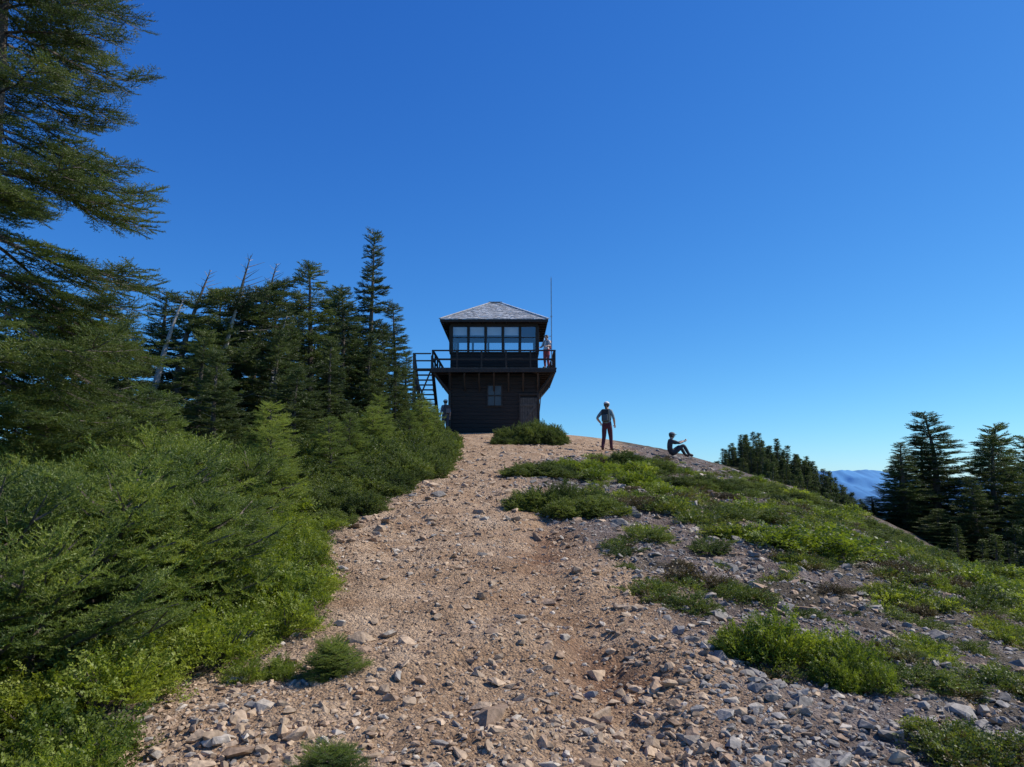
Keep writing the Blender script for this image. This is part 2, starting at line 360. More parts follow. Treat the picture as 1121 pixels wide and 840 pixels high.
def conifer(name,H,R,nb,T,mat,seed,lean=(0,0),taper=.85,spacing=.13,sc=1.0,bare=0.,droop=.25,wind=0.,low=.04,gap=.15,deadtop=0.,trunkr=None,sec=0,lp=3.5,up=.55,whorl=0,flat=.35):
    random.seed(seed); A=Acc(); r0=trunkr or H*.016+.02
    n=14; tp=[]
    for i in range(n+1):
        t=i/n; b=t**lp
        tp.append([lean[0]*b*H+.03*math.sin(t*7+seed),lean[1]*b*H+.03*math.cos(t*5+seed),H*t])
    tp=np.array(tp); rr=[r0*(1-t/n)**.8+.006 for t in range(n+1)]
    V,F=tube(tp,rr,7); A.add(V,F,1 if bare<.9 else 2)
    def tpos(t):
        f=t*n; i=min(int(f),n-1); return tp[i]*(1-(f-i))+tp[i+1]*(f-i)
    P=[];D=[];U=[];S=[]
    def dress(pts,ns,L,s0,smul):
        m=max(3,int(L/spacing*2))
        for q in range(m):
            s=s0+(1-s0)*(q+random.random()*.6)/m; s=min(s,1)
            f=s*ns;i=min(int(f),ns-1); pos=pts[i]*(1-(f-i))+pts[i+1]*(f-i); d=pts[i+1]-pts[i]; d/=np.linalg.norm(d)
            sd=np.cross([0,0,1.],d); sg=(1 if q%2 else -1)
            yaw=sg*random.uniform(.4,1.15) if s<.93 else random.uniform(-.3,.3)
            d2=d*math.cos(yaw)+sd*math.sin(yaw)+np.array([0,0,random.uniform(-flat,flat)])
            P.append(pos);D.append(d2);U.append(np.array([random.uniform(-.4,.4),random.uniform(-.4,.4),1.])); S.append(smul*sc*random.uniform(.75,1.25)*(1.15-.4*s))
    for b in range(nb):
        t=low+(1-low)*((b+random.random())/nb)**.92
        if whorl: t=min(.99,(math.floor(t*whorl)+.5+random.uniform(-.2,.2))/whorl)
        az=b*2.399+random.uniform(-.5,.5)
        if random.random()<gap*.5: continue
        clump=.75+.45*float(vnoise(np.array([t*7.0]),np.array([math.cos(az)*1.2+seed]),seed)[0])*(1+gap)
        L=(R*(1-t)**taper*random.uniform(.7,1.1)+.08*(1-t)+.05)*clump
        if wind: L*=1+wind*math.cos(az)
        dead=random.random()<bare or t>1-deadtop
        if dead: L*=.7
        e0=(up*t-droop*(1-t))+random.uniform(-.15,.15)*(.5 if whorl else 1)
        h=np.array([math.cos(az),math.sin(az),0]); p=tpos(t).copy(); pts=[p.copy()]
        ns=max(3,int(L/.12)); e=e0
        for i in range(ns):
            e+= (.12 if i>ns*.5 else -.05)*(1 if not dead else .3)+random.uniform(-.05,.05)
            h2=h+np.cross([0,0,1.],h)*random.uniform(-.12,.12); h2[:2]+=np.array([wind*.1,0])
            h=h2/np.linalg.norm(h2)
            p=p+(h*math.cos(e)+np.array([0,0,math.sin(e)]))*L/ns; pts.append(p.copy())
        pts=np.array(pts)
        V,F=tube(pts,[max(.003,(.010+.006*L)*(1-.8*i/ns)) for i in range(len(pts))],3); A.add(V,F,2 if dead else 1)
        if dead: continue
        dress(pts,ns,L,.12,1)
        if sec and L>.35:
            k=max(2,int(L*sec))
            for j in range(k):
                s=.22+.68*(j+random.random()*.5)/k; f=s*ns; i=min(int(f),ns-1); pos=pts[i]*(1-(f-i))+pts[i+1]*(f-i); d=pts[i+1]-pts[i]; d/=np.linalg.norm(d)
                sd=np.cross([0,0,1.],d); sg=1 if j%2 else -1; yw=random.uniform(.6,1.0)
                d2=d*math.cos(yw)+sd*sg*math.sin(yw); d2[2]+=random.uniform(-.2,.1)*(.6 if whorl else 1); l2=L*(.42-.28*s)*random.uniform(.8,1.2)+.06
                q1=pos+d2*l2*.5; q2=q1+(d2+d*.35+np.array([0,0,.12]))*l2*.45
                pp=np.array([pos,q1,q2]); V,F=tube(pp,[.006,.005,.003],3); A.add(V,F,1); dress(pp,2,l2,.25,.85)
    if deadtop==0:
        for i in range(7):
            P.append(tpos(.93+.01*i));D.append([random.uniform(-.4,.4),random.uniform(-.4,.4),1]);U.append([1,.2,0]);S.append(sc*.6)
    if P:
        V,F=place(T,P,D,U,S); A.add(V,F,0)
    return A.mesh(name,[mat,M_bark,M_dead])

def bush(name,r,h,n,T,mat,seed,sc=1.0,stems=14,upw=.35):
    random.seed(seed);A=Acc()
    P=[];D=[];U=[];S=[]
    ph=[random.uniform(0,6.28) for _ in range(6)]
    for i in range(n):
        az=random.uniform(0,6.283); el=math.asin(random.random()**.75)
        lump=.76+.15*math.sin(3*az+ph[0]+2*el)+.13*math.sin(6*az+ph[1])*math.cos(el*1.5)+.12*math.sin(8*el+ph[2]+2*az)
        k=(random.random()**.28)*lump
        dx,dy,dz=math.cos(az)*math.cos(el),math.sin(az)*math.cos(el),math.sin(el)
        P.append([r*k*dx,r*k*dy,h*k*dz*.95]); D.append([dx+random.uniform(-.8,.8),dy+random.uniform(-.8,.8),dz*.5+upw*random.uniform(-.4,1.4)])
        U.append([dx*.8+random.uniform(-.4,.4),dy*.8+random.uniform(-.4,.4),.8]); S.append(sc*random.uniform(.65,1.2))
    V,F=place(T,P,D,U,S);A.add(V,F,0)
    for i in range(stems):
        az=random.uniform(0,6.283);k=random.uniform(.3,.7)
        V,F=tube([[0,0,-.05],[r*k*.5*math.cos(az),r*k*.5*math.sin(az),h*.25],[r*k*math.cos(az),r*k*math.sin(az),h*.6]],[.012,.008,.004],3);A.add(V,F,1)
    return A.mesh(name,[mat,M_bark])

def obj(name,me,loc,rz=0,s=1,parent=None,tilt=(0,0)):
    o=bpy.data.objects.new(name,me); o.location=loc; o.rotation_euler=(tilt[0],tilt[1],rz)
    o.scale=s if isinstance(s,tuple) else (s,s,s); COL.objects.link(o)
    if parent: o.parent=parent
    return o

# --- big fir beside the trail (near left)
me=conifer('near_fir_mesh',8.8,1.95,200,NEAR,M_firbig,11,taper=.62,spacing=.11,sc=1.4,bare=.03,droop=.30,gap=.3,low=.05,trunkr=.14,sec=5.5,up=.15,whorl=26,flat=.25)
obj('fir_tree',me,(-5.2,7.0,Gf(-5.2,7)-.05),.4)

# --- tree variants
VAR=[conifer('conifer_mesh_%d'%i,6.0,R,nb,MID,M_firdark,30+i,taper=tp,sc=1.1,spacing=.135,gap=g,bare=b,droop=dr,lean=ln,wind=w,deadtop=dt,sec=3.5,low=.02,lp=lp)
 for i,(R,tp,g,b,dr,ln,w,dt,nb,lp) in enumerate([(1.1,.75,.35,.05,.4,(.01,0),0,0,155,3.5),(1.4,.75,.4,.07,.35,(.03,0),.1,0,150,3),(1.4,.6,.5,.14,.25,(.09,0),.35,.10,135,2.6),(1.1,.65,.4,.07,.4,(.02,.02),.1,.0,150,3.5),(1.45,.5,.6,.2,.2,(.14,.03),.45,.15,125,2.2),(1.7,.9,.3,.04,.2,(0,.02),0,0,155,3.5),(.75,.5,.3,.97,.1,(.12,.03),.2,.3,60,1.8)])]
TREES=[
(-4.64,24,8.3,0,1.05),(-4.05,25.5,6.2,3,.9),(-4.96,21.5,5.8,1,1.0),(-5.5,20,5.95,3,1.2),(-6.07,19,5.0,1,1.1),(-6.35,18,5.4,2,1.0),
(-6.95,17,5.3,4,1.0),(-7.35,16,4.75,2,1.1),(-7.9,16.5,4.3,0,1.2),(-7.3,14,3.2,5,1.1),(-7.0,13,2.7,5,1.1),(-5.6,23.5,6.2,1,1.1),(-6.6,21.5,5.2,3,1.2),
(-5.0,12.5,2.2,5,1.0),(-5.3,16.5,3.4,5,1.1),(-4.6,18.5,3.6,0,1.2),(-4.2,21.5,4.3,5,1.1),(-8.6,14.5,3.4,1,1.2),(-3.7,23.5,3.6,5,.9),(-6.2,14.6,3.0,5,1.2),(-7.6,19,4.9,3,1.2),(-3.9,27,4.8,0,1.1),
(-8.4,11,2.2,5,1.2),(-4.4,15,2.3,5,1.1),(-9.6,17,4.4,0,1.2),(-9.5,12.5,2.6,1,1.2),(-6.9,18.6,4.6,1,1.2),(-5.1,24.5,5.2,5,1.2),(-5.9,21.6,4.4,5,1.3),
(-5.9,17.4,4.1,6,1.0),(-6.75,16.2,4.4,6,1.0),(-7.7,15.2,4.0,6,1.1),
(17.0,30,2.85,1,1.7),(15.1,29,1.55,0,1.7),(18.6,29,1.8,5,1.5),(19.8,31,2.4,1,1.7),(16.0,31,1.2,5,1.5),(21,29,1.6,5,1.6),(16.6,27,.2,5,1.4),(14.4,30,-.5,5,1.3),(18.4,33,1.2,0,1.6),(17.8,26,.1,5,1.3),(22.5,33,2,5,1.6),(19.3,27,.6,5,1.4),(15.2,27,-.9,5,1.3),(13.6,29,-1.2,5,1.2),(17.3,31.5,1.9,5,1.3)]
random.seed(3)
for (x,y,top,v,w) in TREES:
    z=Gf(x,y); H=top-z+.1; k=H/6.0
    wk=w*max(k,.55)**.8 if H<4.5 else w
    obj('dead_fir_snag' if v==6 else 'fir_tree',VAR[v],(x,y,z-.1),(random.uniform(-.4,.4) if v in(2,4,6) else random.uniform(0,6.28)),(wk,wk,k))

YF=[conifer('young_fir_mesh_%d'%i,1.9,.8,80,NEAR,M_fir,60+i,taper=.85,sc=1.05,spacing=.10,gap=.15,droop=.05,low=.03,trunkr=.03,sec=3) for i in range(3)]
for i,(x,y,H) in enumerate([(-3.9,8.4,1.6),(-4.7,9.6,2.0),(-5.7,9.0,1.9),(-3.4,10.5,1.4),(-6.3,10.6,2.1),(-4.0,12.2,1.7),(-4.3,6.9,1.3),(-3.3,13.5,1.4),(-3.2,17,1.6),(-3.5,19.5,1.8),(-2.9,21,1.4),(-2.9,24,1.6),(-3.1,27,1.7),(-5.0,7.9,1.8),(-3.3,15.2,1.4),(-6.6,8.2,2.1),(-2.6,25.6,1.1),(-3.1,29.5,1.5),(-3.9,31.5,1.9),(-5,5.6,1.4),(-3.6,5.4,.9)]):
    s=H/1.9; obj('young_fir_tree',YF[i%3],(x,y,Gf(x,y)-.05),i*1.7,(s*1.15,s*1.15,s))

# --- bush templates
FB=[conifer('fir_shrub_mesh_%d'%i,.62,.55,46,NEAR,M_fir,80+i,taper=.45,sc=.95,spacing=.12,gap=.2,droop=-.25,low=.03,trunkr=.02,sec=5,up=.7) for i in range(4)]
FBM=[bush('krummholz_shrub_mesh_%d'%i,.55,.5,620,MIDB,M_mat,90+i,sc=.85) for i in range(3)]
LB=[bush('huckleberry_mesh_%d'%i,.42,.42,800,LEAF,M_leaf,100+i,sc=.8,stems=20,upw=.45) for i in range(3)]
LBM=[bush('low_shrub_mesh_%d'%i,.5,.40,620,LEAFM,M_leaf,110+i,sc=.8,upw=.45) for i in range(3)]
HB=[bush('heather_mesh_%d'%i,.3,.22,260,MIDB,m,130+i,sc=.55,upw=.3,stems=6) for i,m in enumerate([M_mat,M_red,M_mat])]
TUFT=[bush('ground_plant_mesh_%d'%i,.13,.10,60,LEAF,mt,120+i,sc=.6,stems=3,upw=.3) for i,mt in enumerate([M_low,M_leaf,M_low,M_mat,M_red,M_mat])]

thicket=empty('evergreen_thicket'); cnt=0
pts=[]
random.seed(5)
for tries in range(9000):
    y=2.2*(34/2.2)**random.random(); x=-random.uniform(1.0,11)
    e=float(left_edge(y)); dd=e-x
    if dd<.25 or x<-.95*y-1.0: continue
    md=.34 if y<9 else .5
    if any((x-a)**2+(y-b)**2<md*md for a,b in pts): continue
    pts.append((x,y))
    h=min(.72,.26+.30*dd)*random.uniform(.6,1.2)
    if y>14: h=min(1.1,.4+.35*dd)*random.uniform(.6,1.15)
    nz=float(vnoise(np.array([x*.55]),np.array([y*.55]),66)[0])
    if y<9: kind=LB if (dd<1.1 and y>4.6) or nz>.62 else FB
    else: kind=FBM if nz<.72 else LBM
    s=h/.5; w=s*(1.1 if s<1.3 else .95)
    w=max(w,.75)
    if kind is FB: w=max(w,.9); s*=1.05
    if kind is LB: w=max(w,s)
    if dd<w*.42: w=max(.45,dd/.42)
    me=random.choice(kind)
    obj('shrub',me,(x,y,Gf(x,y)-.04),random.uniform(0,6.28),(w,w,s),thicket,(random.uniform(-.2,.2),random.uniform(-.2,.2))); cnt+=1

def mound(name,x,y,w,d,h,kind,n=1):
    par=empty(name,(x,y,Gf(x,y)))
    random.seed(int(x*100+y*10))
    area=w*d; m=max(3,int(area/.14)) if y<10 else max(4,int(area/.22))
    for i in range(m):
        a=random.uniform(0,6.28); q=math.sqrt(random.random())*.8
        px,py=x+q*w/2*math.cos(a),y+q*d/2*math.sin(a)
        hh=h*(1-.6*q*q)*random.uniform(.7,1.1); s=hh/.45
        r=min(w,d)*.42/.5; r=min(max(r,.45),1.3)*random.uniform(.5,.85)
        if kind is LB: r=max(r,s*.85)
        obj('crown_%d'%i,random.choice(kind),(px-x,py-y,Gf(px,py)-Gf(x,y)-.03),random.uniform(0,6.28),(r,r,s),par)
mound('trailside_shrub',.85,11.4,1.75,1.3,.45,FBM)
mound('trailside_shrub',.75,16.2,1.5,1.6,.42,FBM)
mound('trailside_shrub',1.9,18.2,1.8,1.6,.42,LBM)
mound('trailside_shrub',2.9,15.4,1.4,1.2,.30,LBM)
mound('trailside_shrub',2.0,13.4,1.3,.9,.24,LBM)
mound('trailside_shrub',4.2,17.0,1.9,1.3,.33,FBM)
mound('trailside_shrub',3.3,19.5,2.2,1.4,.4,FBM)
mound('summit_shrub',.85,28.5,3.1,2.2,.85,FBM)
mound('summit_shrub',-.2,27.6,1.4,1.2,.35,FBM)
mound('huckleberry_shrub',1.75,4.85,1.0,.6,.42,LB)
mound('huckleberry_shrub',2.1,4.65,.6,.4,.30,LB)
mound('huckleberry_shrub',1.4,5.0,.5,.4,.24,LB)
mound('fir_seedling',-1.05,4.55,.18,.16,.15,FB)
mound('fir_seedling',-.78,3.2,.3,.25,.14,FB)
mound('huckleberry_shrub',-1.6,3.15,.55,.4,.22,LB)
mound('huckleberry_shrub',-1.5,4.6,.4,.3,.2,LB)
for (x,y,w,d,h,k) in [(6.6,20.5,2.2,1.6,.25,FBM),(7.6,18.5,2.0,1.6,.25,LBM),(8.4,22.5,2.6,2,.3,FBM),(9.4,19.0,2.2,2,.3,FBM),(8.6,14.0,1.8,1.4,.28,FBM),(5.9,12.2,1.1,.8,.22,LBM),(4.8,8.3,.8,.5,.28,LB),(10.5,15,2.5,2,.4,FBM),(9.8,11.8,2.2,1.6,.4,FBM),(5.2,15.3,1.0,.8,.2,LBM),(6.8,15.8,1.3,1.0,.24,FBM),(3.9,10.8,.9,.6,.18,LBM),(5.6,7.6,.9,.6,.28,LB),(7.4,10.2,1.3,.9,.3,FBM),(4.6,12.9,1.0,.7,.2,FBM)]:
    mound('ridge_shrub',x,y,w,d,h,k)

cover=empty('ground_cover_plants'); random.seed(9); c=0
for t in range(16000):
    y=3.0*(27/3.0)**random.random(); x=random.uniform(.1,.82)*y
    if x<float(right_edge(y))+.05 or x>12: continue
    d=.4*float(fbm(np.array([x*.75]),np.array([y*.75]),31)[0])+.6*float(fbm(np.array([x*1.9]),np.array([y*1.9]),33,2)[0])
    th=.62 if y<5.5 else (.595 if y<9 else .57)
    if d<th+random.uniform(-.015,.03): continue
    if y>22 and x<4.5: continue
    s=random.uniform(.4,1.2)*(1 if y<9 else random.uniform(1.0,1.6))
    if y<7: s*=.75
    me=TUFT[int(vnoise(np.array([x*1.3]),np.array([y*1.3]),91)[0]*5.99*.6+random.random()*5.99*.4)]
    obj('plant',me,(x,y,Gf(x,y)-.02),random.uniform(0,6.28),(s*1.15,s*1.15,s),cover); c+=1
    if c>1700: break
heath=empty('heather_clumps'); random.seed(19); hp=[]
for t in range(4000):
    y=4.5*(26/4.5)**random.random(); x=random.uniform(.1,.8)*y
    if x<float(right_edge(y))+.1 or x>11.5 or (y>22 and x<4.5): continue
    d=float(fbm(np.array([x*.75]),np.array([y*.75]),31)[0])
    if d<.48: continue
    if any((x-a)**2+(y-b)**2<(.36+.026*y)**2 for a,b in hp): continue
    hp.append((x,y)); s=random.uniform(.35,1.2)*(.8 if y<8 else 1.1)
    obj('heather',random.choice(HB+[LBM[0]] if y>8 else HB),(x,y,Gf(x,y)-.03),random.uniform(0,6.28),(s*1.2,s*random.uniform(.8,1.3),s*random.uniform(.6,1.0)),heath)
    if len(hp)>300: break

# --- far wooded ridge
FT=[conifer('far_conifer_mesh_%d'%i,3.0,.55,70,FAR,M_firdark,150+i,taper=.95,sc=.62,spacing=.2,gap=.2) for i in range(3)]
wood=empty('distant_trees'); random.seed(12)
for i in range(2300):
    x=random.uniform(18.7,70); y=68+.5*(x-19)+random.uniform(-16,4)
    s=random.uniform(.3,.85)**1.2
    if x<21: s*=.7
    obj('tree',random.choice(FT),(x,y,Gf(x,y)-.1),random.uniform(0,6),(s*1.6,s*1.6,s*1.1),wood)
for i in range(900):
    x=random.uniform(11,36); y=random.uniform(20,60)
    if x<12+.1*(y-20) : continue
    if y<34 and x<14.5 : continue
    zz=Gf(x,y)
    if zz>-1.5: continue
    s=random.uniform(.35,.8)
    if zz+3*s>-.045*y: continue
    obj('tree',random.choice(FT),(x,y,zz-.1),random.uniform(0,6),(s*1.6,s*1.6,s),wood)

# ---------------------------------------------------------------- fire lookout
class MB:
    def __init__(s): s.V=[];s.F=[]
    def box(s,c,d,R=None):
        o=len(s.V)
        for sx in(-1,1):
            for sy in(-1,1):
                for sz in(-1,1):
                    p=Vector((sx*d[0]/2,sy*d[1]/2,sz*d[2]/2))
                    if R is not None: p=R@p
                    s.V.append((p+Vector(c))[:])
        for f in((0,1,3,2),(4,6,7,5),(0,4,5,1),(2,3,7,6),(0,2,6,4),(1,5,7,3)): s.F.append(tuple(o+i for i in f))
    def beam(s,a,b,w,h):
        a=Vector(a);b=Vector(b);d=b-a;q=d.to_track_quat('X','Z').to_matrix()
        s.box((a+b)/2,(d.length,w,h),q)
    def quad(s,*p):
        o=len(s.V); s.V+= [tuple(x) for x in p]; s.F.append(tuple(range(o,o+len(p))))
    def make(s,name,mat,parent,bevel=0):
        me=bpy.data.meshes.new(name); me.from_pydata(s.V,[],s.F); me.materials.append(mat); me.update()
        ob=bpy.data.objects.new(name,me); COL.objects.link(ob); ob.parent=parent
        if bevel:
            b=ob.modifiers.new('b','BEVEL'); b.width=bevel; b.segments=1
        return ob
M_brown=simple('dark_brown_siding',(.027,.017,.012),.8,.45,5,bump=.4,stretch=(.4,.4,8))
M_trim=simple('brown_trim',(.038,.024,.016),.75,.35,9)
M_shingle=simple('cedar_shingles',(.50,.49,.475),.9,.35,9,bump=.5,bscale=30)
M_in=simple('interior_boards',(.30,.24,.17),.8,.2,5)
M_white=simple('pale_blind',(.78,.78,.77),.8,.06,3)
M_greywood=simple('weathered_boards',(.10,.08,.064),.85,.3,8)
M_metal=simple('galvanised_pole',(.45,.45,.45),.45,.1,10,metal=.6)
def glass():
    m,nt,o=newmat('window_glass');L=nt.links
    t=N(nt,'ShaderNodeBsdfTransparent'); t.inputs[0].default_value=(.94,.96,.97,1)
    g=N(nt,'ShaderNodeBsdfGlossy'); g.inputs['Roughness'].default_value=.03
    x=N(nt,'ShaderNodeMixShader'); x.inputs[0].default_value=.22
    L.new(t.outputs[0],x.inputs[1]);L.new(g.outputs[0],x.inputs[2]);L.new(x.outputs[0],o.inputs[0]);return m
LK=empty('fire_lookout',(-.9,39.2,2.45))
W=2.18; CF=3.22; EV=5.72
a=MB()
for k in range(16):
    z=k*.195+.1-.25
    for sg in(-1,1):
        a.box((0,sg*(W+.004*(k%2)),z),(2*W+.06,.06,.188)); a.box((sg*(W+.004*(k%2)),0,z),(.06,2*W-.07,.188))
a.make('lower_siding',M_brown,LK,.006)
a=MB(); a.box((0,0,1.4),(2*W-.08,2*W-.08,3.3)); a.make('lower_core',M_brown,LK)
a=MB()
for sx in(-1,1):
    for sy in(-1,1): a.box((sx*(W+.03),sy*(W+.03),1.4),(.14,.14,3.3))
a.make('corner_boards',M_trim,LK,.008)
a=MB(); wx=.03;wz=1.93
for dx in(-.36,.36): a.box((wx+dx,-W-.05,wz),(.07,.07,1.1))
for dz in(-.52,0,.52): a.box((wx,-W-.055,wz+dz),(.65,.06,.06))
a.box((wx,-W-.05,wz),(.035,.05,1.0)); a.make('lower_window_frame',M_trim,LK,.005)
a=MB(); a.box((wx,-W-.042,wz),(.65,.012,1.0)); a.make('lower_window_pane',simple('dusty_pane',(.06,.065,.07),.3,.2,4),LK)
a=MB()
for i in range(7): a.box((1.35+i*.125,-W-.06,.9),(.115,.05,1.85))
a.box((1.73,-W-.10,.45),(.85,.03,.10));a.box((1.73,-W-.10,1.45),(.85,.03,.10)); a.beam((1.4,-W-.1,.5),(2.05,-W-.1,1.4),.03,.1)
a.make('plank_door',M_greywood,LK,.006)
a=MB(); a.box((1.28,-W-.065,.95),(.08,.08,2.0)); a.box((2.2,-W-.085,.95),(.08,.08,2.0)); a.box((1.74,-W-.065,1.99),(1.0,.10,.09)); a.make('door_frame',M_trim,LK,.005)
C=3.05
a=MB()
for k in range(42): a.box((-C+.075+k*.1465,0,CF-.02),(.135,2*C,.04))
a.make('catwalk_deck',M_greywood,LK)
a=MB()
for sg in(-1,1):
    a.box((0,sg*(C-.03),CF-.135),(2*C+.05,.07,.19)); a.box((sg*(C-.03),0,CF-.135),(.07,2*C-.14,.19))
for k in range(7):
    x=-2.18+k*.7266
    for sg in(-1,1):
        a.box((x,sg*(W+C)/2,CF-.14),(.09,C-W-.1,.17)); a.beam((x,sg*(C-.1),CF-.24),(x,sg*(W+.04),CF-1.05),.08,.09)
        a.box((sg*(W+C)/2,x,CF-.14),(C-W-.1,.09,.17)); a.beam((sg*(C-.1),x,CF-.24),(sg*(W+.04),x,CF-1.05),.08,.09)
for sx in(-1,1):
    for sy in(-1,1): a.beam((sx*(C-.1),sy*(C-.1),CF-.24),(sx*(W+.05),sy*(W+.05),CF-1.15),.10,.10)
a.make('catwalk_brackets',M_trim,LK,.006)
a=MB(); RH=.84
for s1 in(-1,1):
    for k in range(6):
        t=-C+.04+k*(2*C-.08)/5
        a.box((t,s1*(C-.04),CF+RH/2),(.08,.08,RH))
        if 0<k<5: a.box((s1*(C-.04),t,CF+RH/2),(.08,.08,RH))
    for zz,hh in((RH+.02,.06),(RH*.5,.09)):
        a.box((0,s1*(C-.04),CF+zz),(2*C-.0,.05 if hh>.06 else .11,hh)); a.box((s1*(C-.04),0,CF+zz),(.05 if hh>.06 else .11,2*C-.14,hh*.98))
a.make('catwalk_railing',M_trim,LK,.005)
a=MB(); zs0=CF; zw0=CF+.88; zw1=CF+2.24
for k in range(5):
    z=CF+.09+k*.176
    for sg in(-1,1):
        a.box((0,sg*(W+.003*(k%2)),z),(2*W+.02,.06,.17)); a.box((sg*(W+.003*(k%2)),0,z),(.06,2*W-.07,.17))
a.make('cab_siding',M_brown,LK,.005)
a=MB()
for sg in(-1,1):
    a.box((0,sg*W,zw1+.13),(2*W+.08,.10,.26)); a.box((sg*W,0,zw1+.13),(.10,2*W-.11,.26))
    a.box((0,sg*(W+.02),zw0+.02),(2*W+.12,.13,.06)); a.box((sg*(W+.02),0,zw0+.02),(.13,2*W-.1,.06))
for sx in(-1,1):
    for sy in(-1,1): a.box((sx*W,sy*W,(zw0+zw1)/2+.02),(.18,.18,zw1-zw0-.06))
for sg in(-1,1):
    for k in range(1,5):
        t=-W+k*2*W/5
        a.box((t,sg*W,(zw0+zw1)/2+.02),(.12,.09,zw1-zw0-.06)); a.box((sg*W,t,(zw0+zw1)/2+.02),(.09,.12,zw1-zw0-.06))
a.make('window_frames',M_trim,LK,.006)
a=MB()
for sg in(-1,1):
    for k in range(5):
        t=-W+(k+.5)*2*W/5
        a.box((t,sg*(W-.01),(zw0+zw1)/2+.12),(.74,.035,.035)); a.box((sg*(W-.01),t,(zw0+zw1)/2+.12),(.035,.74,.035))
a.make('window_muntins',M_trim,LK)
a=MB()
for sg in(-1,1):
    for k in range(5):
        t=-W+(k+.5)*2*W/5
        a.quad((t-.37,sg*(W-.03),zw0+.05),(t+.37,sg*(W-.03),zw0+.05),(t+.37,sg*(W-.03),zw1),(t-.37,sg*(W-.03),zw1))
        a.quad((sg*(W-.03),t-.37,zw0+.05),(sg*(W-.03),t+.37,zw0+.05),(sg*(W-.03),t+.37,zw1),(sg*(W-.03),t-.37,zw1))
a.make('window_panes',glass(),LK)
a=MB(); a.box((0,0,zw1+.28),(2*W-.1,2*W-.1,.04)); a.make('ceiling',M_white,LK)
a=MB(); a.box((0,0,CF+.03),(2*W-.1,2*W-.1,.04)); a.box((.1,.2,CF+.45),(.7,.7,.8)); a.make('cab_floor_and_stand',M_in,LK)
a=MB()
for k in range(4):
    t=-W+(k+.5)*2*W/5; a.box((t,-W+.12,zw1-.22),(.70,.012,.42))
a.make('window_blinds',M_white,LK)
E=2.72; AP=7.2; rx=.28; nC=17
a=MB()
for k in range(nC):
    t0=k/nC; t1=(k+1)/nC+.01
    def ring(t,dz):
        hx=E*(1-t)+rx*t; hy=E*(1-t)+.02*t; z=EV+(AP-EV)*t+dz
        return [Vector((-hx,-hy,z)),Vector((hx,-hy,z)),Vector((hx,hy,z)),Vector((-hx,hy,z))]
    r0=ring(t0,.045); r1=ring(min(t1,1),.012); rb=ring(t0,.0)
    for i in range(4):
        j=(i+1)%4; A0,B0,B1,A1=r0[i],r0[j],r1[j],r1[i]
        ln=(B0-A0).length; m=max(1,int(ln/.17))
        cuts=[0]+sorted([min(.999,max(.001,(q+random.uniform(-.3,.3))/m)) for q in range(1,m)])+[1]
        for q in range(m):
            u0,u1=cuts[q],cuts[q+1]; dz=Vector((0,0,random.uniform(-.010,.012)))
            a.quad(A0.lerp(B0,u0)+dz,A0.lerp(B0,u1)+dz,A1.lerp(B1,u1)+dz,A1.lerp(B1,u0)+dz)
            a.quad(rb[i].lerp(rb[j],u0),rb[i].lerp(rb[j],u1),A0.lerp(B0,u1)+dz,A0.lerp(B0,u0)+dz)
ob=a.make('roof_shingles',M_shingle,LK)
nt=M_shingle.node_tree; g=nt.nodes.new('ShaderNodeNewGeometry'); bs=[n for n in nt.nodes if n.type=='BSDF_PRINCIPLED'][0]; src=bs.inputs['Base Color'].links[0].from_socket
rp=ramp(nt,g.outputs['Random Per Island'],[(0,(.6,.58,.56)),(1,(1.25,1.25,1.25))]); mx=nt.nodes.new('ShaderNodeMixRGB'); mx.blend_type='MULTIPLY'; mx.inputs[0].default_value=1
nt.links.new(src,mx.inputs[1]); nt.links.new(rp.outputs[0],mx.inputs[2]); nt.links.new(mx.outputs[0],bs.inputs['Base Color'])
a=MB()
for sg in(-1,1):
    a.box((0,sg*(E-.05),EV-.065),(2*E-.02,.05,.12)); a.box((sg*(E-.05),0,EV-.065),(.05,2*E-.16,.12))
a.box((0,0,EV-.035),(2*E-.2,2*E-.2,.03))
for k in range(9):
    t=-2.4+k*.6
    for sg in(-1,1): a.box((t,sg*(E+W)/2,EV-.09),(.06,E-W-.12,.08)); a.box((sg*(E+W)/2,t,EV-.09),(E-W-.12,.06,.08))
a.make('eaves',M_trim,LK,.004)
a=MB()
for sx in(-1,1):
    for sy in(-1,1): a.beam((sx*E,sy*E,EV+.05),(sx*rx,sy*.02,AP+.05),.14,.04)
a.beam((-rx-.08,0,AP+.055),(rx+.08,0,AP+.055),.2,.05); a.make('ridge_caps',M_shingle,LK)
a=MB(); nS=15
x0=-C-.06; x1=-C-.92; y0s=-2.2; y1s=2.0
for k in range(nS):
    t=(k+.5)/nS; a.box(((x0+x1)/2,y0s+(y1s-y0s)*t,CF*(1-t)-.12),(.80,.26,.045))
for x in(x0,x1):
    a.beam((x,y0s-.1,CF-.1),(x,y1s,-.1),.05,.25)
    a.beam((x,y0s-.1,CF+.72),(x,y1s,.72),.05,.09); a.beam((x,y0s-.1,CF+.36),(x,y1s,.36),.04,.07)
    for k in range(5):
        t=k/4; a.box((x-.03,y0s+(y1s-y0s)*t*.98,CF*(1-t)+.3),(.08,.08,.9))
a.box(((x0+x1)/2,y0s-.35,CF-.03),(.92,.60,.06))
for yy in(y0s-.62,y0s-.1): a.box((x1,yy,CF+.33),(.08,.08,.80)); a.box((x1+.02,yy,CF/2-.1),(.1,.1,CF))
a.box((x1,y0s-.35,CF+.74),(.09,.6,.06)); a.box(((x0+x1)/2,y0s-.62,CF+.74),(.86,.08,.06)); a.box(((x0+x1)/2,y0s-.62,CF+.38),(.86,.05,.07))
